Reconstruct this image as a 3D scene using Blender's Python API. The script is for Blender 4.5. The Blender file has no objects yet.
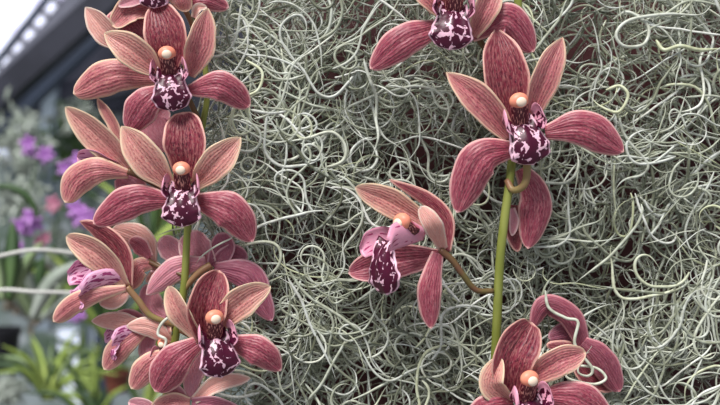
import bpy, math, random
import numpy as np
from mathutils import Vector
PI = math.pi
rng = np.random.default_rng(7); random.seed(7)
C = bpy.context.scene.collection
CAM = 0.45            # camera to flower plane (m)
PX = 0.0005           # one photograph pixel at the flower plane (m)

def P(px, py, d=0.0):                      # point seen at px,py, d millimetres behind the flower plane
    Y = d * .001; k = (CAM + Y) / CAM
    return np.array([(px - 360) * PX * k, Y, (202.5 - py) * PX * k])

# ------------------------------------------------------------------ materials
class NT:
    def __init__(s, name):
        s.m = bpy.data.materials.new(name); s.m.use_nodes = True
        s.t = s.m.node_tree; s.b = s.t.nodes['Principled BSDF']
    def n(s, typ, **kw):
        nd = s.t.nodes.new(typ)
        for k, v in kw.items():
            if k.startswith('i_'): s.inp(nd, k[2:].replace('_', ' '), v)
            elif k.startswith('x'): s.inp(nd, int(k[1:]), v)
            else: setattr(nd, k, v)
        return nd
    def inp(s, nd, key, v):
        if isinstance(v, bpy.types.NodeSocket): s.t.links.new(v, nd.inputs[key])
        else: nd.inputs[key].default_value = v
    def math(s, op, a, b=0.0, c=0.0, clamp=False):
        nd = s.n('ShaderNodeMath', operation=op, use_clamp=clamp)
        s.inp(nd, 0, a); s.inp(nd, 1, b); s.inp(nd, 2, c); return nd.outputs[0]
    def step(s, v, lo, hi):                # smooth 0..1 between lo and hi
        nd = s.n('ShaderNodeMapRange', interpolation_type='SMOOTHSTEP')
        s.inp(nd, 0, v); s.inp(nd, 1, lo); s.inp(nd, 2, hi); return nd.outputs[0]
    def mix(s, f, a, b):
        nd = s.n('ShaderNodeMix', data_type='RGBA')
        s.inp(nd, 0, f); s.inp(nd, 6, a); s.inp(nd, 7, b); return nd.outputs[2]
    def noise(s, vec, scale, detail=2.0, out=0):
        nd = s.n('ShaderNodeTexNoise'); s.inp(nd, 'Vector', vec); s.inp(nd, 'Scale', scale); s.inp(nd, 'Detail', detail)
        return nd.outputs[out]
    def comb(s, x, y, z=0.0):
        nd = s.n('ShaderNodeCombineXYZ'); s.inp(nd, 0, x); s.inp(nd, 1, y); s.inp(nd, 2, z); return nd.outputs[0]
    def attr(s, name, out='Fac'):
        return s.n('ShaderNodeAttribute', attribute_name=name).outputs[out]
    def bump(s, h, st, dist):
        nd = s.n('ShaderNodeBump'); s.inp(nd, 'Height', h); s.inp(nd, 'Strength', st); s.inp(nd, 'Distance', dist)
        s.t.links.new(nd.outputs[0], s.b.inputs['Normal'])

def lin(r, g, b):
    f = lambda c: (c / 255 / 12.92) if c / 255 <= .04045 else ((c / 255 + .055) / 1.055) ** 2.4
    return (f(r), f(g), f(b), 1)

def petal_mat(name, ground, vein, rim, spots=0.5, dark_mid=0.5, rough=.42, veinw=1.0, glow=.04):
    k = NT(name)
    uv = k.n('ShaderNodeSeparateXYZ'); k.t.links.new(k.n('ShaderNodeUVMap', uv_map='UVMap').outputs[0], uv.inputs[0])
    u, v = uv.outputs[0], uv.outputs[1]
    rnd = k.n('ShaderNodeObjectInfo').outputs['Random']
    off = k.math('MULTIPLY', rnd, 31.0)
    base = k.comb(k.math('ADD', k.math('MULTIPLY', u, 3.0), off), v, off)
    wob = k.math('MULTIPLY', k.math('SUBTRACT', k.noise(base, 2.2, 2), .5), .10)
    vv = k.math('ADD', v, wob)
    s = k.math('SINE', k.math('MULTIPLY', vv, 2 * PI * 10.0))
    # veins broken into dots
    dots = k.noise(k.comb(k.math('ADD', k.math('MULTIPLY', u, 26.0), off), k.math('MULTIPLY', v, 24.0), off), 1.0, 3)
    vmask = k.step(k.math('ADD', k.math('MULTIPLY', s, .36 * veinw), k.math('MULTIPLY', k.math('SUBTRACT', dots, .5), 4.6)), .0, .8)
    fine = k.noise(k.comb(k.math('ADD', k.math('MULTIPLY', u, 14.0), off), k.math('MULTIPLY', v, 46.0), off), 1.0, 3)
    edge = k.attr('rim')
    inner = k.step(edge, 1.5, 7.0)
    # ground deepens to the middle of the petal, blotchy
    patch = k.noise(base, 3.0, 3)
    deep = tuple(c * .55 for c in ground[:3]) + (1,)
    g = k.mix(k.math('MULTIPLY', k.math('MULTIPLY', inner, k.step(patch, .25, .75)), dark_mid), ground, deep)
    g = k.mix(k.math('MULTIPLY', k.step(fine, .42, .68), .30), g, rim)
    g = k.mix(k.math('MULTIPLY', k.step(edge, 9.0, 1.0), glow), g, rim)
    fleck = k.noise(k.comb(k.math('ADD', k.math('MULTIPLY', u, 52.0), off), k.math('MULTIPLY', v, 34.0), off), 1.0, 2)
    vmask = k.math('MULTIPLY', vmask, k.math('SUBTRACT', 1.0, k.math('MULTIPLY', k.step(fleck, .5, .62), .75)))
    c = k.mix(k.math('MULTIPLY', k.math('MULTIPLY', vmask, inner), spots), g, vein)
    c = k.mix(k.math('MULTIPLY', k.step(k.math('ADD', edge, k.math('MULTIPLY', k.math('SUBTRACT', dots, .5), 1.2)), 2.5, 1.1), .92), c, rim)
    k.inp(k.b, 'Base Color', c); k.inp(k.b, 'Roughness', rough)
    k.inp(k.b, 'Specular IOR Level', .35)
    k.inp(k.b, 'Subsurface Weight', .10); k.inp(k.b, 'Subsurface Scale', .0015)
    k.inp(k.b, 'Sheen Weight', .12); k.inp(k.b, 'Sheen Roughness', .4)
    k.bump(k.math('ADD', s, k.math('MULTIPLY', fine, 1.5)), .35, .00022)
    return k.m

M = {}
M['sepal'] = petal_mat('sepal_rose', lin(160, 66, 88), lin(92, 20, 46), lin(236, 182, 180), .68, .5)
M['dorsal'] = petal_mat('sepal_burgundy', lin(134, 42, 64), lin(62, 10, 32), lin(236, 180, 168), .78, .6)
M['petal'] = petal_mat('petal_peach', lin(212, 140, 136), lin(138, 44, 62), lin(246, 214, 184), .72, .3, glow=.38)
M['mid'] = petal_mat('petal_coral', lin(192, 106, 116), lin(118, 34, 54), lin(242, 204, 178), .70, .38, glow=.22)
M['back'] = petal_mat('petal_reverse_pink', lin(204, 130, 146), lin(160, 66, 90), lin(236, 192, 192), .28, .3, .5)
M['pale'] = petal_mat('petal_pale', lin(226, 162, 152), lin(182, 88, 94), lin(246, 216, 202), .3, .25, .5)
M['dusk'] = petal_mat('petal_dusk', lin(134, 60, 80), lin(82, 20, 42), lin(206, 140, 148), .5, .5, .5)
M['mauve'] = petal_mat('petal_mauve', lin(160, 82, 106), lin(108, 36, 62), lin(214, 160, 170), .38, .4, .5)

def lip_mat(name, dark=.78, sx=5.0, sy=4.0, light=lin(232, 186, 206), drk=lin(66, 4, 36), rimw=1.9, wid=.034, top=0.0):
    k = NT(name)
    uv = k.n('ShaderNodeSeparateXYZ'); k.t.links.new(k.n('ShaderNodeUVMap', uv_map='UVMap').outputs[0], uv.inputs[0])
    u, v = uv.outputs[0], uv.outputs[1]
    off = k.math('MULTIPLY', k.n('ShaderNodeObjectInfo').outputs['Random'], 17.0)
    p = k.comb(k.math('MULTIPLY', u, sx), k.math('MULTIPLY', v, sy), off)
    nz = k.n('ShaderNodeTexNoise'); k.inp(nz, 'Vector', p); k.inp(nz, 'Scale', 1.6)
    ad = k.n('ShaderNodeVectorMath', operation='MULTIPLY_ADD'); k.inp(ad, 0, nz.outputs[1]); ad.inputs[1].default_value = (.8, .8, 0); k.inp(ad, 2, p)
    vo = k.n('ShaderNodeTexVoronoi', feature='DISTANCE_TO_EDGE'); k.inp(vo, 'Vector', ad.outputs[0]); k.inp(vo, 'Scale', 1.0)
    gap = k.noise(p, 1.3, 2)
    # the pale lines break off where gap is high
    th = k.math('SUBTRACT', k.math('MULTIPLY', k.step(gap, .56, .38), wid * 3.4), .03)
    th = k.math('ADD', th, wid * (1 - dark))
    if top: th = k.math('ADD', th, k.math('MULTIPLY', k.step(v, .5, .9), top))
    m = k.step(k.math('SUBTRACT', vo.outputs[0], th), -.02, .02)
    m = k.math('MULTIPLY', m, k.step(k.attr('rim'), rimw * .6, rimw * 1.3))
    tint = k.mix(k.noise(p, 3.0, 2), light, tuple(min(1, c * 1.25) for c in light[:3]) + (1,))
    c = k.mix(m, tint, k.mix(gap, drk, tuple(c_ * 1.5 for c_ in drk[:3]) + (1,)))
    k.inp(k.b, 'Base Color', c); k.inp(k.b, 'Roughness', .38); k.inp(k.b, 'Specular IOR Level', .4)
    k.inp(k.b, 'Subsurface Weight', .05); k.inp(k.b, 'Subsurface Scale', .001)
    k.bump(k.noise(p, 4.0, 2), .3, .0002)
    return k.m
M['lip'] = lip_mat('lip_spotted', sx=5.5, sy=4.2, wid=.042)
M['lobe'] = lip_mat('lip_side_lobe', dark=.3, sx=3, sy=3, light=lin(226, 158, 182), wid=.04, rimw=1.6, top=.5)
M['lip_pink'] = lip_mat('lip_pink_streaked', dark=-1.6, sx=3, sy=7, light=lin(222, 165, 195), drk=lin(140, 50, 100), wid=.05)
M['lip_back'] = lip_mat('lip_reverse', dark=-3.5, sx=3, sy=5, light=lin(216, 150, 176), drk=lin(150, 50, 96), wid=.07)

def simple(name, col, rough=.5, var=None, scale=80, spec=.4, stretch=(1, 1, 1), amt=.6, bump=0):
    k = NT(name)
    if var is not None:
        tc = k.n('ShaderNodeTexCoord').outputs['Object']
        mp = k.n('ShaderNodeMapping'); k.inp(mp, 0, tc); mp.inputs['Scale'].default_value = stretch
        nz = k.noise(mp.outputs[0], scale, 3)
        c = k.mix(k.math('MULTIPLY', k.step(nz, .35, .65), amt), col, var)
        if bump: k.bump(nz, bump, .0005)
        k.inp(k.b, 'Base Color', c)
    else: k.inp(k.b, 'Base Color', col)
    k.inp(k.b, 'Roughness', rough); k.inp(k.b, 'Specular IOR Level', spec)
    return k.m
M['stem'] = simple('stem_green', lin(124, 132, 56), .4, lin(158, 162, 88), 120, stretch=(1, 1, .25), bump=.2)
M['pedicel'] = simple('pedicel_bronze', lin(150, 132, 84), .42, lin(156, 96, 84), 90)
M['pedicel_dark'] = simple('pedicel_olive', lin(104, 92, 52), .42, lin(120, 66, 62), 90)
M['cap'] = simple('anther_cream', lin(254, 228, 206), .4)
M['hood'] = simple('column_orange', lin(244, 162, 132), .42, lin(238, 136, 116), 160)

def column_mat():
    k = NT('column_striped')
    uv = k.n('ShaderNodeSeparateXYZ'); k.t.links.new(k.n('ShaderNodeUVMap', uv_map='UVMap').outputs[0], uv.inputs[0])
    u, v = uv.outputs[0], uv.outputs[1]
    off = k.math('MULTIPLY', k.n('ShaderNodeObjectInfo').outputs['Random'], 9.0)
    under = k.step(k.math('ABSOLUTE', k.math('SUBTRACT', v, .5)),   .31, .27)       # the ventral side
    st = k.noise(k.comb(k.math('MULTIPLY', u, 7.0), k.math('MULTIPLY', v, 44.0), off), 1.0, 1)
    c1 = k.mix(k.step(st, .34, .46), lin(216, 150, 140), lin(84, 12, 32))
    c1 = k.mix(k.step(u, .25, .0), c1, lin(60, 8, 26))
    side = k.mix(k.step(u, .55, .95), lin(206, 108, 132), lin(238, 134, 102))
    c = k.mix(k.math('MULTIPLY', under, k.step(u, .88, .78)), side, c1)
    k.inp(k.b, 'Base Color', c); k.inp(k.b, 'Roughness', .42)
    return k.m
M['column'] = column_mat()

# ------------------------------------------------------------------ mesh helpers
def mesh_obj(name, verts, faces, mats, parent=None, origin=None, uvs=None, rim=None, matidx=None, col=None, smooth=True):
    """verts in world coordinates; the object's own origin is put at `origin` (world)"""
    verts = np.asarray(verts, float)
    if origin is None: origin = verts.mean(axis=0)
    origin = np.asarray(origin, float)
    me = bpy.data.meshes.new(name)
    me.from_pydata((verts - origin).tolist(), [], [list(map(int, f)) for f in faces])
    if uvs is not None:
        uvs = np.asarray(uvs, float)
        li = np.empty(len(me.loops), dtype=np.int32); me.loops.foreach_get('vertex_index', li)
        lay = me.uv_layers.new(name='UVMap'); lay.data.foreach_set('uv', uvs[li].astype(np.float32).ravel())
    if rim is not None:
        a = me.attributes.new('rim', 'FLOAT', 'POINT'); a.data.foreach_set('value', np.asarray(rim, np.float32))
    for m in (mats if isinstance(mats, (list, tuple)) else [mats]): me.materials.append(m)
    if matidx is not None: me.polygons.foreach_set('material_index', np.asarray(matidx, np.int32))
    if smooth: me.polygons.foreach_set('use_smooth', np.ones(len(me.polygons), bool))
    me.update(); me.validate()
    o = bpy.data.objects.new(name, me); C.objects.link(o)
    if parent is not None:
        o.parent = parent; o.location = Vector(origin - WORLD[parent.name])
    else: o.location = Vector(origin)
    WORLD[o.name] = origin
    return o
WORLD = {}
def empty(name, loc, parent=None):
    o = bpy.data.objects.new(name, None); C.objects.link(o); o.empty_display_size = .01
    loc = np.asarray(loc, float)
    o.location = Vector(loc - (WORLD[parent.name] if parent else 0)); o.parent = parent
    WORLD[o.name] = loc
    return o
def tag(o, label=None, cat=None, group=None, kind=None):
    for k_, v_ in (('label', label), ('category', cat), ('group', group), ('kind', kind)):
        if v_: o[k_] = v_
    return o

def catmull(pts, n):
    pts = np.asarray(pts, float)
    if len(pts) == 2:
        t = np.linspace(0, 1, n)[:, None]; return pts[0] * (1 - t) + pts[1] * t
    q = np.vstack([2 * pts[0] - pts[1], pts, 2 * pts[-1] - pts[-2]])
    L = np.r_[0, np.cumsum(np.linalg.norm(np.diff(pts, axis=0), axis=1))]; L /= L[-1]
    out = []
    for x in np.linspace(0, 1, n):
        i = min(np.searchsorted(L, x, side='right') - 1, len(pts) - 2)
        t = (x - L[i]) / (L[i + 1] - L[i])
        a, b, c, d = q[i], q[i + 1], q[i + 2], q[i + 3]
        out.append(.5 * ((2 * b) + (-a + c) * t + (2 * a - 5 * b + 4 * c - d) * t * t + (-a + 3 * b - 3 * c + d) * t ** 3))
    return np.array(out)

def tube(path, radii, sides=8, caps=True):
    path = np.asarray(path, float); n = len(path)
    T = np.gradient(path, axis=0); T /= np.linalg.norm(T, axis=1)[:, None] + 1e-12
    ref = np.array([0, 1, 0.]) if abs(T[0][1]) < .9 else np.array([1, 0, 0.])
    N = np.cross(T[0], ref); N /= np.linalg.norm(N)
    V = []; 
    for i in range(n):
        N = N - T[i] * np.dot(N, T[i]); N /= np.linalg.norm(N)
        B = np.cross(T[i], N)
        for k in range(sides):
            a = 2 * PI * k / sides
            V.append(path[i] + radii[i] * (math.cos(a) * N + math.sin(a) * B))
    F = [(i * sides + k, i * sides + (k + 1) % sides, (i + 1) * sides + (k + 1) % sides, (i + 1) * sides + k) for i in range(n - 1) for k in range(sides)]
    if caps:
        F.append(tuple(range(sides))[::-1]); F.append(tuple((n - 1) * sides + k for k in range(sides)))
    return V, F

def slab(G, thick, uv, rim):
    """closed sheet from a grid G[nt,ns,3] with thickness behind its front face"""
    nt, ns = G.shape[:2]
    dt = np.gradient(G, axis=0); ds = np.gradient(G, axis=1)
    N = np.cross(ds, dt); L = np.linalg.norm(N, axis=2, keepdims=True); 
    N = np.where(L > 1e-12, N / (L + 1e-15), 0)
    for i in range(nt):                               # degenerate rows borrow their neighbour's normal
        for j in range(ns):
            if np.linalg.norm(N[i, j]) < .5: N[i, j] = N[max(i - 1, 0), j] if i > nt // 2 else N[min(i + 1, nt - 1), j]
    B = G - N * thick * np.clip(rim / 3.0, .25, 1)[..., None]
    V = np.vstack([G.reshape(-1, 3), B.reshape(-1, 3)]); m = nt * ns
    F = []; mi = []
    for i in range(nt - 1):
        for j in range(ns - 1):
            a, b, c, d = i * ns + j, i * ns + j + 1, (i + 1) * ns + j + 1, (i + 1) * ns + j
            F.append((a, b, c, d)); mi.append(0); F.append((a + m, d + m, c + m, b + m)); mi.append(1)
    ring = [j for j in range(ns)] + [i * ns + ns - 1 for i in range(1, nt)] + [(nt - 1) * ns + j for j in range(ns - 2, -1, -1)] + [i * ns for i in range(nt - 2, 0, -1)]
    for k in range(len(ring)):
        a, b = ring[k], ring[(k + 1) % len(ring)]
        F.append((a, a + m, b + m, b)); mi.append(0)
    return V, F, mi, np.vstack([uv, uv]), np.r_[rim.ravel(), rim.ravel()]

def wprof(t, peak, b, q):
    t = np.asarray(t)
    up = b + (1 - b) * np.sin(PI / 2 * np.clip(t / peak, 0, 1)) ** 1.2
    x = np.clip((t - peak) / (1 - peak), 0, 1)
    return np.where(t < peak, up, np.clip(1 - x ** 2.0, 0, 1) ** q)

def petal(fl, name, pts, w, dep=None, peak=.55, b=.35, q=.62, roll=0, cup=.18, wave=.6, mat='sepal', back='back', asym=0, d0=0, curl=0):
    """pts: pixels from the base to the tip; w: width in pixels; dep: depth of each point in mm (+ = away)"""
    nt, ns = 34, 15
    if dep is None: dep = {2: (1, -1), 3: (2, -3, 1), 4: (2, -3, -3, 1)}[len(pts)]
    # depth may be given for three points only
    xp = np.linspace(0, 1, len(dep)); dep = np.interp(np.linspace(0, 1, len(pts)), xp, dep)
    spine = catmull([P(x, y, d + d0) for (x, y), d in zip(pts, dep)], nt)
    T = np.gradient(spine, axis=0); T /= np.linalg.norm(T, axis=1)[:, None]
    t = np.linspace(0, 1, nt)
    t2 = 1 - (1 - t) ** 1.0
    W = w / 2 * PX * (CAM + d0 * .001) / CAM * wprof(t2, peak, b, q) / max(math.cos(math.radians(roll)), .3)
    ph = random.random() * 6
    s = np.linspace(-1, 1, ns)
    G = np.zeros((nt, ns, 3)); uv = np.zeros((nt, ns, 2)); rim = np.zeros((nt, ns))
    Ltot = np.linalg.norm(np.diff(spine, axis=0), axis=1).sum() / PX
    for i in range(nt):
        F = np.array([0, -1, 0.])
        S = np.cross(T[i], F); S /= np.linalg.norm(S) + 1e-9       # to one side of the spine as the camera sees it
        N = np.cross(S, T[i]); N /= np.linalg.norm(N)
        if N[1] > 0: N = -N
        a = math.radians(roll)
        S2 = S * math.cos(a) + N * math.sin(a); N2 = N * math.cos(a) - S * math.sin(a)
        for j in range(ns):
            ww = W[i] * (1 + asym * s[j]) * (1 + .025 * math.sin(t[i] * 17 + ph + s[j] * 3))
            h = cup * W[i] * s[j] ** 2 * 1.6 - .10 * W[i] * math.exp(-(s[j] / .14) ** 2) \
                + wave * PX * 1.6 * s[j] ** 2 * math.sin(t[i] * 9 + ph + (1.5 if s[j] > 0 else 0)) * math.sin(PI * t[i])
            h -= curl * W[i] * max(0, abs(s[j]) - .5) ** 2 * 3
            G[i, j] = spine[i] + S2 * s[j] * ww + N2 * h
            uv[i, j] = (t[i], (s[j] + 1) / 2)
            rim[i, j] = min(W[i] / PX * (1 - abs(s[j])), (1 - t[i]) * Ltot * .8 + .0)
    # front face must look along N2 (towards the viewer side)
    ds = G[nt // 2, ns // 2 + 1] - G[nt // 2, ns // 2 - 1]; dt = G[nt // 2 + 1, ns // 2] - G[nt // 2 - 1, ns // 2]
    if np.dot(np.cross(ds, dt), N2) < 0: G = G[:, ::-1]; uv = uv[:, ::-1]
    V, F_, mi, UV, R = slab(G, .00045, uv.reshape(-1, 2), rim)
    return mesh_obj(name, V, F_, [M[mat], M[back]], fl, P(*pts[0], d0), UV, R, mi)

def frame_of(yaw, pitch, roll):
    """forward, up, right of a flower: yaw>0 turns its face to camera right, pitch>0 upwards, roll>0 leans its top to the right"""
    y, p, r = map(math.radians, (yaw, pitch, roll))
    f = np.array([math.sin(y) * math.cos(p), -math.cos(y) * math.cos(p), math.sin(p)])
    rt = np.cross(f, [0, 0, 1.]); rt /= np.linalg.norm(rt)       # camera right when facing the camera? checked below
    if yaw is not None and np.dot(rt, [math.cos(y), math.sin(y), 0]) < 0: rt = -rt
    up = np.cross(rt, f); up = up if up[2] > 0 else -up
    r_ = rt * math.cos(r) - up * math.sin(r); u_ = up * math.cos(r) + rt * math.sin(r)
    return f, u_, r_

def lip(fl, c, scale=1.0, yaw=0, pitch=0, roll=0, d0=0, mats=('lip', 'lip_back', 'lobe'), width=1.0, cap=True, capat=None, length=1.0, splay=0, back=0):
    f, u, r = frame_of(yaw, pitch, roll); O = P(c[0], c[1], d0); k = PX * scale
    L = lambda a, b_, c_: O + k * (f * a + u * b_ + r * c_)
    # mid lobe: an apron that comes forward and folds down
    nt, ns = 44, 21
    cl = catmull([(-5, -4, 0), (2, -7, 0), (7, -11, 0), (11.5, -17, 0), (14.5, -24 * length, 0), (15.5, -32 * length, 0), (14, -40 * length, 0), (12, -46 * length, 0)], nt)
    t = np.linspace(0, 1, nt); hw = np.where(t < .7, np.interp(t, [0, .18, .35, .5, .62, .7], [12, 14, 16, 18, 20, 20.8]), 20.8 * np.sqrt(np.clip(1 - (np.clip(t - .7, 0, 1) / .3) ** 2.2, .002, 1))) * width
    ph = random.random() * 6
    G = np.zeros((nt, ns, 3)); uv = np.zeros((nt, ns, 2)); rim = np.zeros((nt, ns))
    for i in range(nt):
        tv = cl[min(i + 1, nt - 1)] - cl[max(i - 1, 0)]; tv /= np.linalg.norm(tv)
        nf, nu = -tv[1], tv[0]                           # normal in the f,u plane, outwards
        if nf < 0: nf, nu = -nf, -nu
        for j, s in enumerate(np.linspace(-1, 1, ns)):
            am = np.clip((t[i] - .35) * 2, 0, 1)
            fr = am * (abs(s) ** 3) * 1.3 * math.sin(t[i] * 30 + ph + 2 * s) * (1 if t[i] < .93 else .4)
            h = (-4.0 * s * s if t[i] > .35 else (-4.0 + (.35 - t[i]) * 30) * s * s) + fr + 1.0 * math.cos(s * 7) * (1 - am * .5) * .8
            x = hw[i] * s * (1 + .05 * am * math.sin(t[i] * 26 + ph))
            G[i, j] = L(cl[i, 0] + nf * h, cl[i, 1] + nu * h, x)
            uv[i, j] = (t[i], (s + 1) / 2); rim[i, j] = min(hw[i] * (1 - abs(s)), (1 - t[i]) * 52 + .2)
        rim[0:4] = 8
    V, F, mi, UV, R = slab(G, .0004, uv.reshape(-1, 2), rim)
    if True:
        ds = G[22, 11] - G[22, 9]; dt = G[23, 10] - G[21, 10]
        if np.dot(np.cross(ds, dt), f) < 0:
            G = G[:, ::-1]; V, F, mi, UV, R = slab(G, .0004, uv[:, ::-1].reshape(-1, 2), rim[:, ::-1])
    V = list(V); UV = list(UV); R = list(R)
    # side lobes: erect flaps beside the column
    for sg in (-1, 1):
        a, b_ = 16, 11
        G2 = np.zeros((a, b_, 3)); uv2 = np.zeros((a, b_, 2)); rim2 = np.zeros((a, b_))
        for i in range(a):
            tt = i / (a - 1); fx = -4 - back + (19 + back) * tt
            H = 20 * (math.sin(PI * min(1, tt * .62 + .18)) ** .8) * (1 if tt < .85 else 1 - (tt - .85) * 3.2)
            for j in range(b_):
                q_ = j / (b_ - 1)
                out = 10.5 + 4.5 * tt + (6.5 + splay) * math.sin(q_ * PI * .62) - 3.5 * q_ ** 3
                G2[i, j] = L(fx + q_ * 1 + .6 * math.sin(q_ * 8 + tt * 6), -9 - 6 * tt + (H + 5 * tt) * q_, sg * out)
                uv2[i, j] = (tt, q_); rim2[i, j] = min(H * (1 - q_), 18 * (1 - tt) + .5)
        if sg < 0: G2 = G2[:, ::-1]; uv2 = uv2[:, ::-1]; rim2 = rim2[:, ::-1]
        V2, F2, m2, U2, R2 = slab(G2, .0004, uv2.reshape(-1, 2), rim2)
        o = len(V); V += list(V2); UV += list(U2); R += list(R2)
        F += [tuple(x + o for x in f_) for f_ in F2]; mi += [2 for _ in m2]
    lo = mesh_obj('lip', V, F, [M[mats[0]], M[mats[1]], M[mats[2]]], fl, O, UV, R, mi)
    if not cap: return lo
    if capat: O = P(capat[0], capat[1], d0)
    # column: club that arches forward over the lip, flat below
    nt, sd = 18, 20
    ax = catmull([(-3, -10, 0), (1, -4, 0), (4.5, 4, 0), (7, 11, 0), (8, 17, 0)] if not capat else [(-4, 5, 0), (0, 7, 0), (3, 10, 0), (6, 13, 0), (8, 17, 0)], nt)
    V = []; UV = []; 
    for i in range(nt):
        t_ = i / (nt - 1); R_ = np.interp(t_, [0, .5, .8, .93, 1], [8.4, 8.6, 8.8, 6.6, 2.2])
        tv = ax[min(i + 1, nt - 1)] - ax[max(i - 1, 0)]; tv /= np.linalg.norm(tv)
        nf, nu = tv[1], -tv[0]                           # towards the lip (ventral)
        for j in range(sd + 1):
            an = 2 * PI * j / sd
            ve = -math.cos(an); ve = ve * (.45 if ve > 0 else .75)        # flat belly, v=.5 is ventral
            V.append(L(ax[i, 0] + nf * ve * R_, ax[i, 1] + nu * ve * R_, math.sin(an) * R_)); UV.append((t_, j / sd))
    F = [(i * (sd + 1) + j, i * (sd + 1) + j + 1, (i + 1) * (sd + 1) + j + 1, (i + 1) * (sd + 1) + j) for i in range(nt - 1) for j in range(sd)]
    F.append(tuple((nt - 1) * (sd + 1) + j for j in range(sd)))
    mesh_obj('column', V, F, M['column'], fl, O, UV)
    # hood and anther cap at its tip
    def ell(ce, rad, n=12):
        V = []; 
        for i in range(n + 1):
            th = PI * i / n
            for j in range(16):
                p = 2 * PI * j / 16
                V.append(L(ce[0] + rad[0] * math.sin(th) * math.cos(p), ce[1] + rad[1] * math.cos(th), ce[2] + rad[2] * math.sin(th) * math.sin(p)))
        F = [(i * 16 + j, i * 16 + (j + 1) % 16, (i + 1) * 16 + (j + 1) % 16, (i + 1) * 16 + j) for i in range(n) for j in range(16)]
        return V, F
    V, F = ell((7.0, 15.0, 0), (6.4, 7.8, 9.4)); h = mesh_obj('column_hood', V, F, M['hood'], fl); tag(h, 'orange hood over the tip of the column')
    V, F = ell((12.6, 13.8, 0), (2.8, 4.6, 5.2)); h = mesh_obj('anther_cap', V, F, M['cap'], fl); tag(h, 'small cream anther cap')
    return lo

def stalk(parent, name, pts, deps, radii, mat, n=24, sides=10):
    path = catmull([P(x, y, d) for (x, y), d in zip(pts, deps)], n)
    rr = np.interp(np.linspace(0, 1, n), np.linspace(0, 1, len(radii)), radii) * PX
    V, F = tube(path, rr, sides)
    return mesh_obj(name, V, F, M[mat], parent, path[0])

def flower(spike, c, d0, label):
    o = empty('flower', P(c[0], c[1], d0), spike); o['label'] = label; return o

# ------------------------------------------------------------------ left orchid spike
LS = empty('orchid_flower_spike', P(165, 410, 9))
tag(LS, 'orchid flower spike crowded with dusky rose blooms beside the blurred greenhouse', 'orchid')
stalk(LS, 'stem', [(158, 430), (167, 393), (176, 334), (184, 287), (188, 224), (196, 165), (203, 122), (207, 96), (204, 60), (196, 20), (190, -14)],
      [9, 9, 9, 9, 9, 11, 12, 14, 16, 18, 20], [4.4, 4.0, 3.6, 3.2, 2.6], 'stem', 60, 12)

# F1 upper front flower
f = flower(LS, (171, 75), 0, 'open bloom high on the spike, its sepal reaching over the moss')
petal(f, 'sepal', [(171, 68), (167, 36), (157, 3)], 42, (3, -2, 3), .42, .42, .55, mat='dorsal', cup=.25)
petal(f, 'petal', [(160, 74), (133, 51), (104, 33)], 32, (2, -4, -2), .45, .35, .8, mat='petal', cup=.12, roll=10)
petal(f, 'petal', [(189, 76), (200, 45), (208, 8)], 27, (2, -4, -2), .45, .4, .8, mat='mid', cup=.15, roll=-25)
petal(f, 'sepal', [(163, 90), (144, 103), (127, 130)], 35, (1, -3, 2), .55, .5, .5, mat='sepal', cup=-.2)
petal(f, 'sepal', [(188, 90), (221, 86), (250, 107)], 31, (1, -3, 4), .5, .35, .5, mat='sepal', cup=-.15)
lip(f, (169, 68), .94, yaw=8, pitch=-6, roll=-6, d0=-2)
stalk(f, 'pedicel', [(182, 84), (191, 104), (198, 118), (203, 124)], [6, 8, 10, 12], [3.4, 3, 2.6], 'pedicel_dark')

# the flower facing away behind it
f = flower(LS, (150, 66), 14, 'half hidden bloom behind the uppermost full bloom')
petal(f, 'petal', [(118, 46), (104, 30), (85, 7)], 26, (2, -1, 1), .4, .5, .9, mat='pale', d0=14, roll=15)
petal(f, 'sepal', [(152, 50), (128, 22), (113, 24), (112, 36)], 31, (3, -1, 0, 2), .45, .6, .5, mat='sepal', d0=13, cup=-.2)
petal(f, 'sepal', [(156, 78), (112, 75), (73, 94)], 36, (1, -3, 2), .55, .4, .52, mat='mid', d0=9, cup=-.2)
petal(f, 'petal', [(158, 60), (148, 38), (146, 18)], 22, (1, 0, 1), .5, .5, .7, mat='back', d0=16)
petal(f, 'petal', [(121, 140), (110, 118), (97, 98)], 13, (1, 0, 1), .5, .6, .8, mat='mid', d0=14, roll=20)
petal(f, 'petal', [(170, 150), (158, 118), (168, 108)], 44, (1, 0, 1), .5, .5, .6, mat='back', d0=16)

# F2 second front flower
f = flower(LS, (183, 180), 0, 'open bloom facing straight out, in the middle of the spike')
petal(f, 'sepal', [(186, 178), (186, 145), (183, 112)], 42, (3, -2, 2), .55, .45, .5, mat='dorsal', cup=.25)
petal(f, 'petal', [(172, 188), (144, 156), (121, 126)], 35, (3, -4, -2), .5, .35, .85, mat='petal', cup=.12, roll=8)
petal(f, 'petal', [(195, 186), (216, 163), (241, 137)], 31, (3, -4, -2), .5, .4, .85, mat='petal', cup=.12, roll=-10)
petal(f, 'sepal', [(170, 200), (131, 201), (93, 224)], 34, (2, -3, 3), .5, .4, .55, mat='sepal', cup=-.18)
petal(f, 'sepal', [(196, 200), (230, 212), (253, 242)], 38, (2, -3, 3), .48, .4, .6, mat='sepal', cup=-.18)
lip(f, (183, 183), .95, yaw=0, pitch=-4, d0=-2)
stalk(f, 'pedicel', [(184, 200), (187, 215), (188, 232)], [3, 7, 9], [3.2, 3.6, 3.6], 'stem')

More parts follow.
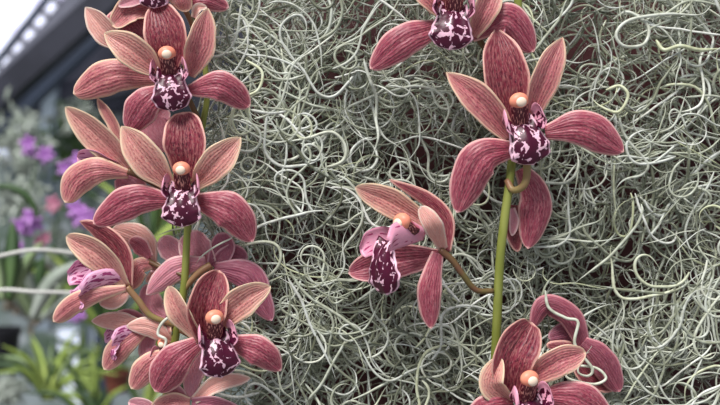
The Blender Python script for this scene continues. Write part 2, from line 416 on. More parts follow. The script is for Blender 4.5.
# F3 bloom in profile
f = flower(LS, (128, 171), 5, 'bloom in profile looking to the greenhouse, with a hooked lower sepal')
petal(f, 'sepal', [(120, 176), (130, 186), (146, 196)], 30, (3, 2, 3), .5, .5, .6, mat='back', d0=9)
petal(f, 'lip', [(126, 172), (102, 160), (77, 157)], 19, (2, 0, -2), .8, .5, .4, mat='lip_pink', back='lip_back', cup=.5, wave=3, d0=7, roll=15)
petal(f, 'callus', [(124, 176), (104, 170), (84, 168)], 9, (2, 0, 0), .7, .5, .5, mat='lip_back', back='lip_back', cup=.3, wave=3, d0=5)
petal(f, 'petal', [(130, 170), (101, 140), (65, 107)], 32, (2, -3, -2), .45, .3, .75, mat='petal', cup=.15, roll=20, d0=5)
petal(f, 'sepal', [(129, 174), (98, 170), (76, 180), (65, 203)], 31, (2, -4, -2, 0), .62, .3, .5, mat='mid', cup=-.25, d0=3)
stalk(f, 'pedicel', [(128, 171), (142, 177), (160, 187), (183, 196)], [5, 6, 8, 9], [3.4, 3.0, 2.6], 'pedicel_dark')

# F4 bloom in profile, lower
f = flower(LS, (127, 288), 3, 'bloom in profile turned away, showing its frilled purple lip')
lip(f, (92, 274), 1.15, yaw=-58, pitch=0, roll=14, d0=6, back=24, mats=('lip_pink', 'lip_pink', 'lip_pink'), cap=False, length=.75, splay=3)
petal(f, 'petal', [(127, 286), (99, 256), (66, 236)], 31, (2, -4, -2), .5, .3, .62, mat='petal', cup=.15, roll=15, d0=2)
petal(f, 'sepal', [(129, 288), (118, 250), (96, 230), (79, 221)], 23, (1, -1, 0, 2), .45, .4, .8, mat='dorsal', cup=-.1, roll=25, d0=5)
petal(f, 'sepal', [(126, 288), (96, 295), (72, 305), (53, 322)], 21, (1, -4, -3, 1), .7, .35, .5, mat='mid', cup=-.25, d0=0)
petal(f, 'petal', [(130, 284), (116, 300), (99, 303)], 17, (2, 0, 0), .5, .5, .6, mat='pale', d0=5)
stalk(f, 'pedicel', [(127, 287), (138, 300), (150, 315), (166, 322), (176, 326)], [3, 4, 5, 7, 9], [3.2, 3.4, 3.0, 2.6], 'pedicel')

# F9 bloom behind it
f = flower(LS, (151, 262), 16, 'coral bloom seen from behind between its neighbours')
petal(f, 'petal', [(151, 264), (140, 240), (112, 228)], 27, (1, -2, 1), .5, .5, .6, mat='pale', d0=15, cup=-.2)
petal(f, 'sepal', [(152, 264), (138, 268), (131, 290)], 21, (1, -2, 1), .5, .5, .6, mat='mid', d0=13, cup=-.2)
petal(f, 'sepal', [(150, 258), (138, 245), (128, 240)], 18, (1, -1, 1), .5, .5, .6, mat='sepal', d0=12, cup=-.2)
petal(f, 'petal', [(150, 262), (158, 272), (146, 282)], 14, (1, -1, 1), .5, .5, .6, mat='pale', d0=17)
stalk(f, 'pedicel', [(150, 262), (160, 267), (172, 271), (185, 276)], [14, 13, 11, 9], [2.6, 2.4, 2.2], 'pedicel_dark')

# F8 bloom seen from behind, right of the stem
f = flower(LS, (211, 266), 13, 'large mauve bloom seen from behind next to the moss')
petal(f, 'petal', [(210, 266), (196, 248), (192, 230)], 34, (0, 1, 3), .5, .5, .6, mat='back', d0=15)
petal(f, 'petal', [(212, 266), (222, 250), (222, 232)], 26, (0, 1, 2), .55, .5, .6, mat='mauve', d0=14)
petal(f, 'petal', [(214, 266), (232, 256), (248, 258)], 24, (0, 1, 2), .5, .5, .6, mat='mauve', d0=15)
petal(f, 'sepal', [(214, 268), (246, 276), (258, 298), (272, 321)], 32, (0, -2, 0, 3), .45, .4, .6, mat='mauve', d0=12, cup=-.2)
petal(f, 'sepal', [(206, 262), (174, 270), (146, 295)], 25, (0, -3, -1), .5, .45, .7, mat='back', d0=12, cup=-.2)
petal(f, 'petal', [(180, 262), (172, 250), (160, 238)], 24, (0, 0, 0), .5, .7, .5, mat='back', d0=17)
petal(f, 'petal', [(166, 318), (152, 308), (146, 284)], 25, (0, 0, 0), .5, .5, .6, mat='back', d0=17, cup=-.2)
stalk(f, 'pedicel', [(211, 265), (200, 272), (190, 282), (184, 290)], [10, 9, 9, 9], [4.0, 3.4, 3.0], 'pedicel')

# F5 lower front flower
f = flower(LS, (206, 338), -3, 'lowest full bloom, dark spotted lip turned aside')
petal(f, 'sepal', [(204, 342), (207, 305), (219, 270)], 38, (3, -2, 2), .5, .4, .55, mat='dorsal', cup=.3, d0=-3, roll=-12)
petal(f, 'petal', [(200, 340), (180, 312), (168, 286)], 25, (2, -4, -2), .55, .4, .6, mat='petal', cup=.15, roll=25, d0=-2)
petal(f, 'petal', [(216, 326), (244, 300), (271, 286)], 31, (3, -3, -1), .5, .45, .75, mat='petal', cup=.12, roll=-8, d0=-3)
petal(f, 'sepal', [(200, 342), (174, 362), (155, 392)], 38, (2, -3, 3), .6, .4, .45, mat='sepal', cup=-.2, d0=-3)
petal(f, 'sepal', [(232, 342), (260, 353), (281, 371)], 31, (2, -3, 3), .45, .5, .6, mat='sepal', cup=-.18, d0=-3)
lip(f, (214, 331), .98, yaw=24, pitch=-2, roll=-6, d0=-6)
stalk(f, 'pedicel', [(204, 338), (192, 336), (180, 330)], [2, 6, 9], [3.2, 3.0, 2.8], 'pedicel')

# F6, F7 lower left
f = flower(LS, (148, 332), 12, 'pale bloom in profile low on the greenhouse side')
lip(f, (120, 332), .8, yaw=-60, pitch=-2, d0=12, back=20, mats=('lip_pink', 'lip_pink', 'lip_pink'), cap=False, length=.8)
petal(f, 'petal', [(150, 330), (120, 322), (91, 321)], 20, (2, -2, 0), .5, .4, .7, mat='pale', d0=11, cup=-.15)
petal(f, 'sepal', [(149, 328), (122, 345), (104, 370)], 25, (2, -3, 0), .55, .35, .5, mat='mid', d0=9, cup=-.2)
petal(f, 'petal', [(154, 330), (146, 350), (150, 360)], 16, (2, 0, 0), .5, .5, .6, mat='back', d0=13)
petal(f, 'petal', [(150, 326), (132, 316), (112, 316)], 14, (2, 0, 0), .5, .5, .6, mat='back', d0=14)
stalk(f, 'pedicel', [(148, 330), (160, 326), (174, 330)], [12, 10, 9], [2.6, 2.4, 2.4], 'pedicel')
f = flower(LS, (166, 350), 8, 'small bloom tucked behind the lowest full bloom, orange column showing')
petal(f, 'petal', [(172, 342), (150, 328), (126, 326)], 20, (2, -2, 0), .5, .45, .7, mat='pale', d0=7, cup=-.15)
petal(f, 'sepal', [(168, 352), (148, 366), (131, 389)], 26, (2, -3, 0), .55, .4, .5, mat='mid', d0=6, cup=-.2)
petal(f, 'petal', [(168, 342), (164, 330), (168, 318)], 16, (2, 0, 0), .5, .5, .6, mat='mid', d0=8)
lip(f, (166, 352), .66, yaw=-20, pitch=-4, d0=7)

# F10 bottom flower facing away, F11 fragments
f = flower(LS, (190, 398), 8, 'bloom at the foot of the picture seen from behind')
petal(f, 'petal', [(191, 400), (192, 378), (203, 352)], 21, (1, -1, 1), .55, .4, .7, mat='back', d0=6, cup=-.2)
petal(f, 'petal', [(194, 400), (218, 383), (251, 378)], 17, (1, -1, 1), .5, .5, .7, mat='pale', d0=6)
petal(f, 'sepal', [(190, 402), (172, 402), (150, 412)], 20, (1, -1, 1), .5, .5, .6, mat='mid', d0=6)
petal(f, 'sepal', [(192, 402), (216, 406), (246, 416)], 20, (1, -1, 1), .5, .5, .6, mat='mauve', d0=6)
petal(f, 'petal', [(186, 404), (176, 392), (168, 384)], 16, (1, -1, 1), .5, .5, .6, mat='back', d0=8)
petal(f, 'petal', [(160, 420), (146, 408), (128, 402)], 18, (1, -1, 1), .5, .5, .6, mat='back', d0=8)

# F0 topmost flower, cropped by the frame
f = flower(LS, (168, -8), 6, 'topmost bloom, cut by the upper edge of the picture')
petal(f, 'petal', [(156, 0), (140, -2), (118, 6)], 14, (2, 0, 0), .5, .5, .6, mat='back', d0=8)
petal(f, 'sepal', [(152, 12), (133, 9), (112, 26)], 26, (2, 0, 0), .45, .5, .5, mat='mid', d0=10)
petal(f, 'sepal', [(184, 2), (205, -2), (229, 8)], 24, (2, -2, 3), .45, .5, .55, mat='sepal', d0=6, cup=-.2)
petal(f, 'petal', [(176, -18), (182, -2), (186, 12)], 24, (1, -2, 1), .5, .6, .6, mat='mid', d0=4, roll=-20)
petal(f, 'petal', [(194, 18), (198, 8), (207, 7)], 9, (1, -1, 1), .5, .7, .6, mat='pale', d0=3)
petal(f, 'sepal', [(166, -16), (164, -44), (158, -70)], 40, (3, -2, 3), .5, .4, .6, mat='dorsal', d0=6)
petal(f, 'petal', [(160, -16), (138, -34), (116, -44)], 30, (3, -2, 3), .5, .4, .7, mat='petal', d0=6)
petal(f, 'petal', [(174, -16), (196, -34), (216, -44)], 30, (3, -2, 3), .5, .4, .7, mat='petal', d0=6)
lip(f, (156, -27), .8, yaw=-4, pitch=-4, d0=3)
stalk(f, 'pedicel', [(180, 0), (190, 20), (200, 46)], [8, 12, 16], [3, 2.8, 2.6], 'pedicel')

# ------------------------------------------------------------------ right orchid spike
RS = empty('orchid_flower_spike', P(496, 410, 6))
tag(RS, 'sparser orchid flower spike with well spaced rose blooms hanging in front of the moss', 'orchid')
stalk(RS, 'stem', [(496, 425), (495, 375), (497, 320), (500, 260), (505, 215), (511, 170), (516, 110), (518, 50), (518, 0), (516, -20)],
      [14, 12, 9, 7, 7, 8, 12, 14, 14, 14], [5.0, 4.8, 4.6, 4.4, 4.2, 4.2], 'stem', 60, 14)
# R1
f = flower(RS, (522, 115), 0, 'large open bloom, the biggest on the spike')
petal(f, 'sepal', [(514, 124), (504, 70), (496, 27)], 45, (3, -2, 3), .5, .45, 1.0, mat='dorsal', cup=.25)
petal(f, 'petal', [(511, 138), (480, 101), (446, 72)], 31, (3, -4, -2), .5, .5, .9, mat='mid', cup=.12, roll=8)
petal(f, 'petal', [(530, 118), (547, 74), (563, 37)], 30, (3, -4, -2), .5, .5, .85, mat='mid', cup=.12, roll=-12)
petal(f, 'sepal', [(515, 148), (480, 160), (457, 213)], 40, (1, -4, 2), .5, .4, .6, mat='sepal', cup=-.18, asym=0)
petal(f, 'sepal', [(545, 132), (586, 128), (624, 152)], 38, (2, -3, 3), .52, .4, .6, mat='sepal', cup=-.18)
lip(f, (519, 117), 1.06, yaw=12, pitch=-4, roll=-13, d0=-3)
stalk(f, 'pedicel', [(522, 140), (527, 168), (524, 185), (513, 190), (507, 180)], [4, 2, 1, 4, 7], [4.0, 4.0, 3.8, 3.4], 'pedicel')
# R1b
f = flower(RS, (524, 172), 12, 'bloom seen from behind, one long sepal hanging down')
petal(f, 'sepal', [(522, 168), (537, 200), (528, 249)], 34, (0, -2, 2), .5, .45, .6, mat='sepal', back='back', d0=11, cup=-.3)
petal(f, 'sepal', [(514, 205), (513, 228), (518, 252)], 17, (0, 1, 3), .5, .6, .6, mat='dorsal', d0=16)
petal(f, 'petal', [(512, 208), (514, 220), (512, 236)], 10, (0, 1, 1), .5, .6, .6, mat='back', d0=14)
# R0
f = flower(RS, (460, 5), 2, 'uppermost bloom of the spike, lip hanging at the upper edge of the picture')
petal(f, 'sepal', [(440, 26), (404, 40), (370, 69)], 34, (2, -3, 2), .5, .5, .6, mat='sepal', cup=-.18, d0=1)
petal(f, 'sepal', [(471, 36), (508, 18), (534, 52)], 33, (2, -3, 2), .55, .4, .5, mat='sepal', cup=-.18, d0=3)
petal(f, 'petal', [(472, 36), (484, 12), (500, -22)], 25, (2, -4, -2), .5, .5, .8, mat='mid', roll=-15, d0=2)
petal(f, 'petal', [(446, 14), (430, -6), (410, -22)], 30, (2, -4, -2), .5, .5, .8, mat='mid', d0=2)
petal(f, 'sepal', [(458, -6), (458, -40), (458, -78)], 42, (3, -2, 3), .5, .4, .6, mat='dorsal', d0=2)
petal(f, 'petal', [(478, 28), (492, 16), (500, 18)], 10, (3, 1, 3), .5, .5, .6, mat='mauve', d0=6)
lip(f, (454, 4), 1.04, yaw=-4, pitch=-2, roll=6, d0=-2)
stalk(f, 'pedicel', [(474, 26), (482, 44), (500, 62), (516, 66)], [6, 9, 12, 14], [3.4, 3, 3], 'pedicel_dark')
# R2 profile
f = flower(RS, (443, 250), 0, 'bloom in three-quarter view facing away from the stem')
petal(f, 'sepal', [(440, 256), (390, 262), (348, 273)], 36, (4, 3, 2), .55, .4, .6, mat='sepal', cup=.15, d0=5)
petal(f, 'petal', [(430, 226), (392, 203), (355, 187)], 29, (3, 0, -3), .55, .45, .7, mat='petal', cup=.1, roll=10, d0=3)
petal(f, 'sepal', [(446, 252), (446, 222), (428, 200), (388, 179)], 17, (1, 0, 0, 1), .35, .6, .8, mat='dorsal', cup=-.1, roll=10, d0=3)
lip(f, (386, 236), 1.14, yaw=-48, pitch=-4, roll=-12, d0=-4, capat=(411, 238), mats=('lip', 'lip', 'lip_back'), length=1.1, width=.95, back=30)
petal(f, 'petal', [(444, 250), (433, 225), (420, 206)], 20, (1, -11, -10), .6, .5, .5, mat='pale', cup=-.2, d0=2, back='mid')
petal(f, 'sepal', [(438, 252), (430, 290), (431, 329)], 25, (1, -3, 0), .55, .5, .6, mat='sepal', cup=-.25, d0=0)
stalk(f, 'pedicel', [(440, 250), (452, 260), (463, 275), (476, 290), (493, 291)], [2, 2, 3, 5, 7], [3.6, 3.2, 3.0, 3.0], 'pedicel_dark')
# R3 bottom
f = flower(RS, (520, 390), -4, 'open bloom at the foot of the spike, cut by the lower edge')
petal(f, 'sepal', [(508, 392), (512, 358), (532, 322)], 44, (3, -2, 3), .55, .55, .4, mat='dorsal', cup=.2, d0=-3, roll=-8)
petal(f, 'petal', [(510, 402), (492, 384), (500, 357)], 24, (2, -4, -3), .5, .55, .55, mat='petal', cup=.2, roll=20, d0=-3)
petal(f, 'petal', [(532, 378), (558, 362), (586, 352)], 30, (3, -3, 0), .5, .6, .6, mat='mid', cup=.12, d0=-3)
petal(f, 'sepal', [(545, 396), (580, 400), (612, 424)], 36, (2, -3, 3), .5, .5, .6, mat='sepal', cup=-.18, d0=-3)
petal(f, 'sepal', [(514, 406), (492, 412), (466, 430)], 36, (2, -3, 3), .5, .5, .6, mat='sepal', cup=-.18, d0=-3)
lip(f, (526, 393), 1.06, yaw=22, pitch=-2, roll=-4, d0=-7)
stalk(f, 'pedicel', [(512, 400), (504, 396), (496, 388)], [3, 8, 12], [3.6, 3.4, 3.2], 'pedicel')
# R4
f = flower(RS, (585, 345), 16, 'hooded dusky bloom seen from behind, strands of moss across it')
petal(f, 'sepal', [(586, 352), (572, 318), (546, 306), (532, 328)], 24, (0, -2, -1, 1), .45, .6, .5, mat='dusk', d0=14, cup=-.3)
petal(f, 'petal', [(588, 350), (572, 334), (548, 338)], 24, (0, 1, 2), .5, .6, .5, mat='mauve', d0=18, cup=-.2)
petal(f, 'petal', [(590, 352), (568, 348), (546, 345)], 14, (0, 1, 2), .5, .6, .5, mat='dorsal', d0=16, cup=-.2)
petal(f, 'sepal', [(583, 342), (602, 358), (620, 392)], 28, (0, -2, 1), .55, .5, .5, mat='dusk', d0=13, cup=-.25)
petal(f, 'petal', [(576, 352), (588, 372), (616, 388)], 26, (0, 1, 2), .5, .5, .5, mat='dorsal', d0=17)
stalk(f, 'pedicel', [(586, 350), (556, 362), (520, 368), (496, 366)], [16, 15, 14, 12], [3, 3, 3], 'pedicel_dark')

# ------------------------------------------------------------------ moss
def moss_mat():
    k = NT('spanish_moss')
    h = k.attr('hue'); u = k.attr('along')
    tc = k.n('ShaderNodeTexCoord').outputs['Object']
    nz = k.noise(tc, 260, 3)
    cr = k.n('ShaderNodeValToRGB'); k.inp(cr, 0, h)
    e = cr.color_ramp.elements; e[0].position = 0; e[0].color = lin(74, 80, 66); e[1].position = 1; e[1].color = lin(248, 250, 244)
    for p_, c_ in ((.25, lin(136, 142, 122)), (.5, lin(186, 192, 174)), (.75, lin(220, 224, 220)), (.88, lin(202, 208, 164))):
        x = e.new(p_); x.color = c_
    c = k.mix(k.math('MULTIPLY', k.step(nz, .4, .7), .45), cr.outputs[0], lin(132, 132, 104))
    c = k.mix(k.math('MULTIPLY', k.step(nz, .5, .3), .5), c, lin(206, 212, 202))
    k.inp(k.b, 'Base Color', c); k.inp(k.b, 'Roughness', .42); k.inp(k.b, 'Specular IOR Level', .6)
    k.inp(k.b, 'Sheen Weight', .25); k.inp(k.b, 'Sheen Roughness', .35)
    return k.m
M['moss'] = moss_mat()

def grow(n, start, direction, K, home, r, kap=.09, step=2.0, tw=.06, seed=1, bias=0.0):
    """n curling strands grown together: start pixels+depth(mm), unit directions, home depth (mm). Units: pixels = 0.5 mm"""
    g = np.random.default_rng(seed)
    pos = start.copy(); T = direction.copy()
    N = g.normal(size=(n, 3)); N -= T * (N * T).sum(1)[:, None]; N[:, 1] *= .35; N -= T * (N * T).sum(1)[:, None]; N /= np.linalg.norm(N, axis=1)[:, None]
    G_ = np.arange(n) // 6; kmean = g.normal(0, kap, n) * .6 + g.normal(0, kap, n // 6 + 1)[G_] * .8; kk = kmean.copy()
    out = np.zeros((n, K, 3)); out[:, 0] = pos
    for i in range(1, K):
        kk += -.10 * (kk - kmean) + g.normal(0, kap * .34, n)
        flip = g.random(n) < .035; kmean[flip] = g.normal(0, kap, flip.sum()) * 1.1
        kmax = .13; kk = np.clip(kk, -kmax, kmax)
        a = kk * step
        T2 = T * np.cos(a)[:, None] + N * np.sin(a)[:, None]; N = N * np.cos(a)[:, None] - T * np.sin(a)[:, None]; T = T2
        B = np.cross(T, N); tt = g.normal(0, tw, n) * step
        N = N * np.cos(tt)[:, None] + B * np.sin(tt)[:, None]
        T[:, 1] += -(pos[:, 1] - home) * .006 - T[:, 1] * .12
        T[:, 2] -= bias
        T /= np.linalg.norm(T, axis=1)[:, None]; N -= T * (N * T).sum(1)[:, None]; N /= np.linalg.norm(N, axis=1)[:, None]
        pos = pos + T * step
        out[:, i] = pos
    return out

def strands_mesh(name, paths, r, hue, sides=5):
    """paths [n,K,3] metres, r [n] metres -> one mesh"""
    n, K, _ = paths.shape
    T = np.gradient(paths, axis=1); T /= np.linalg.norm(T, axis=2, keepdims=True) + 1e-12
    ref = np.zeros_like(T); ref[..., 1] = 1.0
    A = np.cross(T, ref); bad = np.linalg.norm(A, axis=2) < .15
    # propagate a frame along each strand
    Nn = np.zeros_like(T); v = np.where(bad[:, 0, None], np.cross(T[:, 0], [1, 0, 0.]), A[:, 0]); v /= np.linalg.norm(v, axis=1)[:, None]
    for i in range(K):
        v = v - T[:, i] * (v * T[:, i]).sum(1)[:, None]; v /= np.linalg.norm(v, axis=1)[:, None]; Nn[:, i] = v
    B = np.cross(T, Nn)
    t = np.linspace(0, 1, K); prof = np.clip(np.minimum(t * 9 + .45, 1), 0, 1) * np.clip((1 - t) * 3.2, .12, 1)
    R = r[:, None] * prof[None]
    an = 2 * PI * np.arange(sides) / sides
    V = paths[:, :, None] + R[:, :, None, None] * (np.cos(an)[None, None, :, None] * Nn[:, :, None] + np.sin(an)[None, None, :, None] * B[:, :, None])
    V = V.reshape(-1, 3)
    idx = np.arange(n * K * sides).reshape(n, K, sides)
    a = idx[:, :-1]; b = np.roll(idx, -1, axis=2)[:, :-1]; c = np.roll(idx, -1, axis=2)[:, 1:]; d = idx[:, 1:]
    F = np.stack([a, b, c, d], axis=-1).reshape(-1, 4)
    me = bpy.data.meshes.new(name); me.vertices.add(len(V)); me.loops.add(F.size); me.polygons.add(len(F))
    o0 = V.mean(axis=0)
    me.vertices.foreach_set('co', (V - o0).astype(np.float32).ravel())
    me.loops.foreach_set('vertex_index', F.astype(np.int32).ravel())
    me.polygons.foreach_set('loop_start', (np.arange(len(F)) * 4).astype(np.int32))
    me.polygons.foreach_set('use_smooth', np.ones(len(F), bool))
    me.update(calc_edges=True)
    at = me.attributes.new('hue', 'FLOAT', 'POINT'); at.data.foreach_set('value', np.repeat(hue, K * sides).astype(np.float32))
    at = me.attributes.new('along', 'FLOAT', 'POINT'); at.data.foreach_set('value', np.tile(np.repeat(t, sides), n).astype(np.float32))
    me.materials.append(M['moss'])
    o = bpy.data.objects.new(name, me); C.objects.link(o); o.location = Vector(o0)
    return o

def to_world(p):       # p in (px, depth in half-mm, py up) relative frame -> metres, plain orthographic units of the flower plane
    return p * PX

g = np.random.default_rng(11)
# moss lies in x,z (half-mm units), y is depth. Bare gaps where the board shows.
gaps = [(655, 30, 26, 20), (668, 88, 18, 22), (610, 70, 14, 16), (695, 18, 16, 18), (600, 165, 18, 14), (545, 232, 16, 18), (640, 170, 14, 12),
        (330, 290, 16, 14), (372, 330, 12, 12), (400, 12, 18, 16), (384, 95, 12, 10), (610, 330, 16, 14), (560, 200, 10, 20), (470, 215, 10, 14),
        (700, 140, 12, 14), (480, 330, 9, 12), (630, 250, 14, 10), (590, 292, 16, 10), (430, 130, 10, 8), (690, 250, 10, 12), (590, 15, 12, 10)]
def density(x, z):
    px = x + 360; py = 202.5 - z
    d = np.ones_like(px)
    for gx, gy, rx, ry in gaps: d *= 1 - .95 * np.exp(-(((px - gx) / rx) ** 2 + ((py - gy) / ry) ** 2))
    return d
def edge_x(z):          # where the moss ends on the greenhouse side
    py = 202.5 - z
    return np.interp(py, [-60, 60, 150, 230, 320, 460], [200, 192, 186, 176, 190, 184]) - 366

def seeds(n, ylo, yhi):
    X = []; 
    while len(X) < n:
        x = g.uniform(-195, 455, 4 * n); z = g.uniform(-290, 290, 4 * n)
        ok = (g.random(4 * n) < density(x, z)) & (x > edge_x(z) + 4)
        for a, b in zip(x[ok], z[ok]):
            X.append((a, 0, b))
            if len(X) >= n: break
    X = np.array(X); X[:, 1] = g.uniform(ylo, yhi, n)
    return X
def dirs(n, down=.3):
    T = g.normal(size=(n, 3)); T[:, 1] *= .3; T[:, 2] -= down; return T / np.linalg.norm(T, axis=1)[:, None]

def bulge(p):           # gentle mounds so the mat is not a flat sheet
    x, z = p[..., 0], p[..., 2]
    return -16 * np.sin(x * .03 + 1.0 + .5 * np.sin(z * .02)) * np.cos(z * .027 + .4) - 12 * np.exp(-((x + 60) / 90) ** 2)
allp, allr, allh = [], [], []
for n, K, ylo, yhi, kap, rlo, rhi, down in ((1700, 50, 80, 165, .04, .9, 1.5, .9), (1300, 54, 34, 120, .045, .8, 1.7, .35), (560, 60, 18, 70, .042, 1.1, 2.0, .5), (1500, 34, 16, 120, .035, .4, .85, .5)):
    s = seeds(n, ylo, yhi)
    G_ = np.arange(n) // 6; c_ = s[G_ * 6].copy(); s = c_ + g.normal(0, 1, (n, 3)) * np.array([9, 9, 9]); s[:, 1] = np.maximum(s[:, 1], ylo)
    D_ = dirs(n, down)[G_ * 6] + g.normal(0, .28, (n, 3)); D_ /= np.linalg.norm(D_, axis=1)[:, None]
    p = grow(n, s, D_, K, s[:, 1], None, kap=kap, seed=int(n + K))
    if K < 60:
        q = np.zeros((n, 60, 3)); tt = np.linspace(0, K - 1, 60); i0 = np.minimum(tt.astype(int), K - 2); fr = (tt - i0)[None, :, None]
        p = p[:, i0] * (1 - fr) + p[:, i0 + 1] * fr
    p[..., 1] += bulge(p)
    # keep inside: clear of the flowers in front and of the board behind, and soft at the free edge
    p[..., 1] = np.clip(p[..., 1], 46 * 1.0 - 4, 196)
    ex = edge_x(p[..., 2]); under = p[..., 0] < ex
    p[..., 0] = np.where(under, ex + (p[..., 0] - ex) * .35, p[..., 0])
    allp.append(p); allr.append(g.uniform(rlo, rhi, n)); allh.append(np.clip(g.normal(.5, .27, n) - (.12 if ylo > 60 else 0), 0, 1))  # deepest layer toned darker: shade inside the tangle put into strand colour
pp = np.concatenate(allp); rr = np.concatenate(allr) * .92; hh = np.concatenate(allh)
moss = strands_mesh('spanish_moss', to_world(pp), rr * PX, hh)
tag(moss, 'dense tangle of curling grey green air plant moss covering the maroon board behind the blooms', 'moss', kind='stuff')

# single strands that lie apart in front
def strand(pts, dep, r, hue, label):
    path = catmull([P(x, y, d) for (x, y), d in zip(pts, np.interp(np.linspace(0, 1, len(pts)), np.linspace(0, 1, len(dep)), dep))], 60)
    o = strands_mesh('moss_strand', path[None], np.array([r * PX]), np.array([hue]), 8)
    tag(o, label, 'moss strand', 'loose moss strands in front of the tangle')
strand([(545, 290), (549, 308), (566, 318), (578, 322), (575, 345), (592, 368), (588, 376), (578, 372), (582, 360), (592, 346)], (12, 7, 9), 1.6, .8, 'pale moss strand looping over the hooded dusky bloom')
strand([(560, 372), (574, 366), (596, 368), (606, 378), (596, 384), (580, 382), (566, 376), (572, 360), (590, 352)], (10, 8, 10), 1.4, .95, 'bright moss strand coiled low over the hooded dusky bloom')
strand([(178, 312), (163, 322), (158, 334), (166, 340), (164, 352), (170, 362), (176, 358)], (2, 1, 2), 1.5, .97, 'whitish moss strand bent beside the small bloom with an orange column')
strand([(214, 206), (202, 214), (190, 226), (172, 230), (156, 236)], (16, 12, 14), 1.0, .85, 'thin moss strand crossing behind the green stem under the middle bloom')
strand([(232, 238), (216, 246), (202, 256), (196, 264)], (8, 7, 9), .9, .95, 'fine straight moss thread over the mauve bloom')
strand([(246, 60), (262, 72), (258, 90), (240, 100), (232, 118), (240, 134), (256, 128)], (14, 8, 12), 1.6, .9, 'moss strand curling past the tip of the highest sepal by the greenhouse')
strand([(612, 20), (628, 12), (648, 26), (644, 44), (624, 46), (616, 34), (630, 20), (668, 14), (702, 14), (716, -4)], (24, 16, 22), 1.8, .78, 'long moss strand with a round loop near the upper right corner')
strand([(606, 90), (620, 86), (628, 96), (618, 112), (600, 106), (590, 96)], (20, 15, 22), 1.7, .9, 'short hooked moss strand above the tip of the large right sepal')
strand([(656, 40), (664, 50), (680, 46), (700, 50), (724, 48)], (24, 18, 22), 2.2, .86, 'thick straight moss strand stretching to the right edge of the picture')

# board behind the moss
k = NT('maroon_board'); tc = k.n('ShaderNodeTexCoord').outputs['Object']
k.inp(k.b, 'Base Color', k.mix(k.noise(tc, 30, 4), lin(58, 18, 24), lin(78, 28, 32))); k.inp(k.b, 'Roughness', .6); k.bump(k.noise(tc, 300, 2), .3, .001)
def box(name, x0, x1, y0, y1, z0, z1, mat, parent=None, rot=None, origin=None):
    V = [(x, y, z) for x in (x0, x1) for y in (y0, y1) for z in (z0, z1)]
    F = [(0, 1, 3, 2), (4, 6, 7, 5), (0, 4, 5, 1), (2, 3, 7, 6), (0, 2, 6, 4), (1, 5, 7, 3)]
    V = np.array(V, float)
    if rot is not None: V = V @ np.array(rot).T
    if origin is not None: V = V + np.asarray(origin)
    return mesh_obj(name, V, F, mat, parent, smooth=False)
w = box('wall_back', -.066, .42, .100, .125, -.40, .34, k.m); tag(w, kind='structure')

# ------------------------------------------------------------------ greenhouse beyond, left
exec_bg = True
def leafmesh(pts, w, peak=.4, q=.8, fold=.25):
    pts = np.asarray(pts, float); n = 16; sp = catmull(pts, n); T = np.gradient(sp, axis=0); T /= np.linalg.norm(T, axis=1)[:, None]
    V = []
    for i in range(n):
        t = i / (n - 1); W = w / 2 * float(wprof(t, peak, .4, q)) + w * .01
        S = np.cross(T[i], [0, -1, 0.2]); S /= np.linalg.norm(S) + 1e-9; N = np.cross(S, T[i])
        for s, h in ((-1, fold), (0, 0), (1, fold), (0, -.06)): V.append(sp[i] + S * s * W - N * (h * W))
    F = []
    for i in range(n - 1):
        for a in range(4):
            b = (a + 1) % 4; F.append((i * 4 + a, i * 4 + b, (i + 1) * 4 + b, (i + 1) * 4 + a))
    F.append((3, 2, 1, 0)); F.append(((n - 1) * 4, (n - 1) * 4 + 1, (n - 1) * 4 + 2, (n - 1) * 4 + 3))
    return V, F
for nm, a, b in (('leaf_deep', (58, 84, 54), (100, 128, 72)), ('leaf_fresh', (146, 172, 84), (196, 212, 120)), ('leaf_grey', (150, 162, 150), (204, 212, 204)), ('leaf_pale', (136, 160, 116), (174, 190, 150))):
    M[nm] = simple(nm, lin(*a), .45, lin(*b), 12)
M['purple'] = simple('orchid_purple', lin(186, 120, 208), .5, lin(212, 164, 230), 40)
M['pinkf'] = simple('orchid_pink', lin(214, 130, 164), .5, lin(230, 170, 190), 40)
M['wood_dark'] = simple('painted_beam_dark', lin(40, 42, 54), .5, lin(62, 64, 78), 10)
M['metal_grey'] = simple('galvanised_grey', lin(128, 130, 146), .45, lin(100, 102, 118), 10)
M['post'] = simple('post_blue_grey', lin(150, 164, 180), .5, lin(122, 138, 150), 10)
M['post_dark'] = simple('post_slate', lin(70, 82, 104), .5, lin(54, 62, 80), 10)
M['pot'] = simple('pot_black', lin(22, 22, 30), .5)
M['terra'] = simple('pot_terracotta', lin(120, 66, 52), .7, lin(96, 50, 44), 40)
M['cable'] = simple('cable_white', lin(214, 214, 210), .5)
M['bark'] = simple('aerial_roots', lin(112, 100, 88), .8, lin(150, 140, 124), 60)

def PB(px, py, D):       # a point D metres behind the flower plane
    return P(px, py, D * 1000)
def sc(D): return PX * (CAM + D) / CAM     # size of a pixel there

def bar(name, a, b, D1, D2, wpx, mat, parent=None, thick=None):
    A, B = PB(*a, D1), PB(*b, D2); ax = (B - A) / np.linalg.norm(B - A)
    S = np.cross(ax, [0, 1, 0.]); S /= np.linalg.norm(S); N = np.cross(S, ax)
    w_ = wpx * sc((D1 + D2) / 2) / 2; h = (thick or w_)
    V = [p + s * S * w_ + t * N * h for p in (A, B) for s, t in ((-1, -1), (1, -1), (1, 1), (-1, 1))]
    F = [(0, 1, 2, 3), (7, 6, 5, 4)] + [(i, i + 4, (i + 1) % 4 + 4, (i + 1) % 4) for i in range(4)]
    return mesh_obj(name, V, F, M[mat], parent, smooth=False)

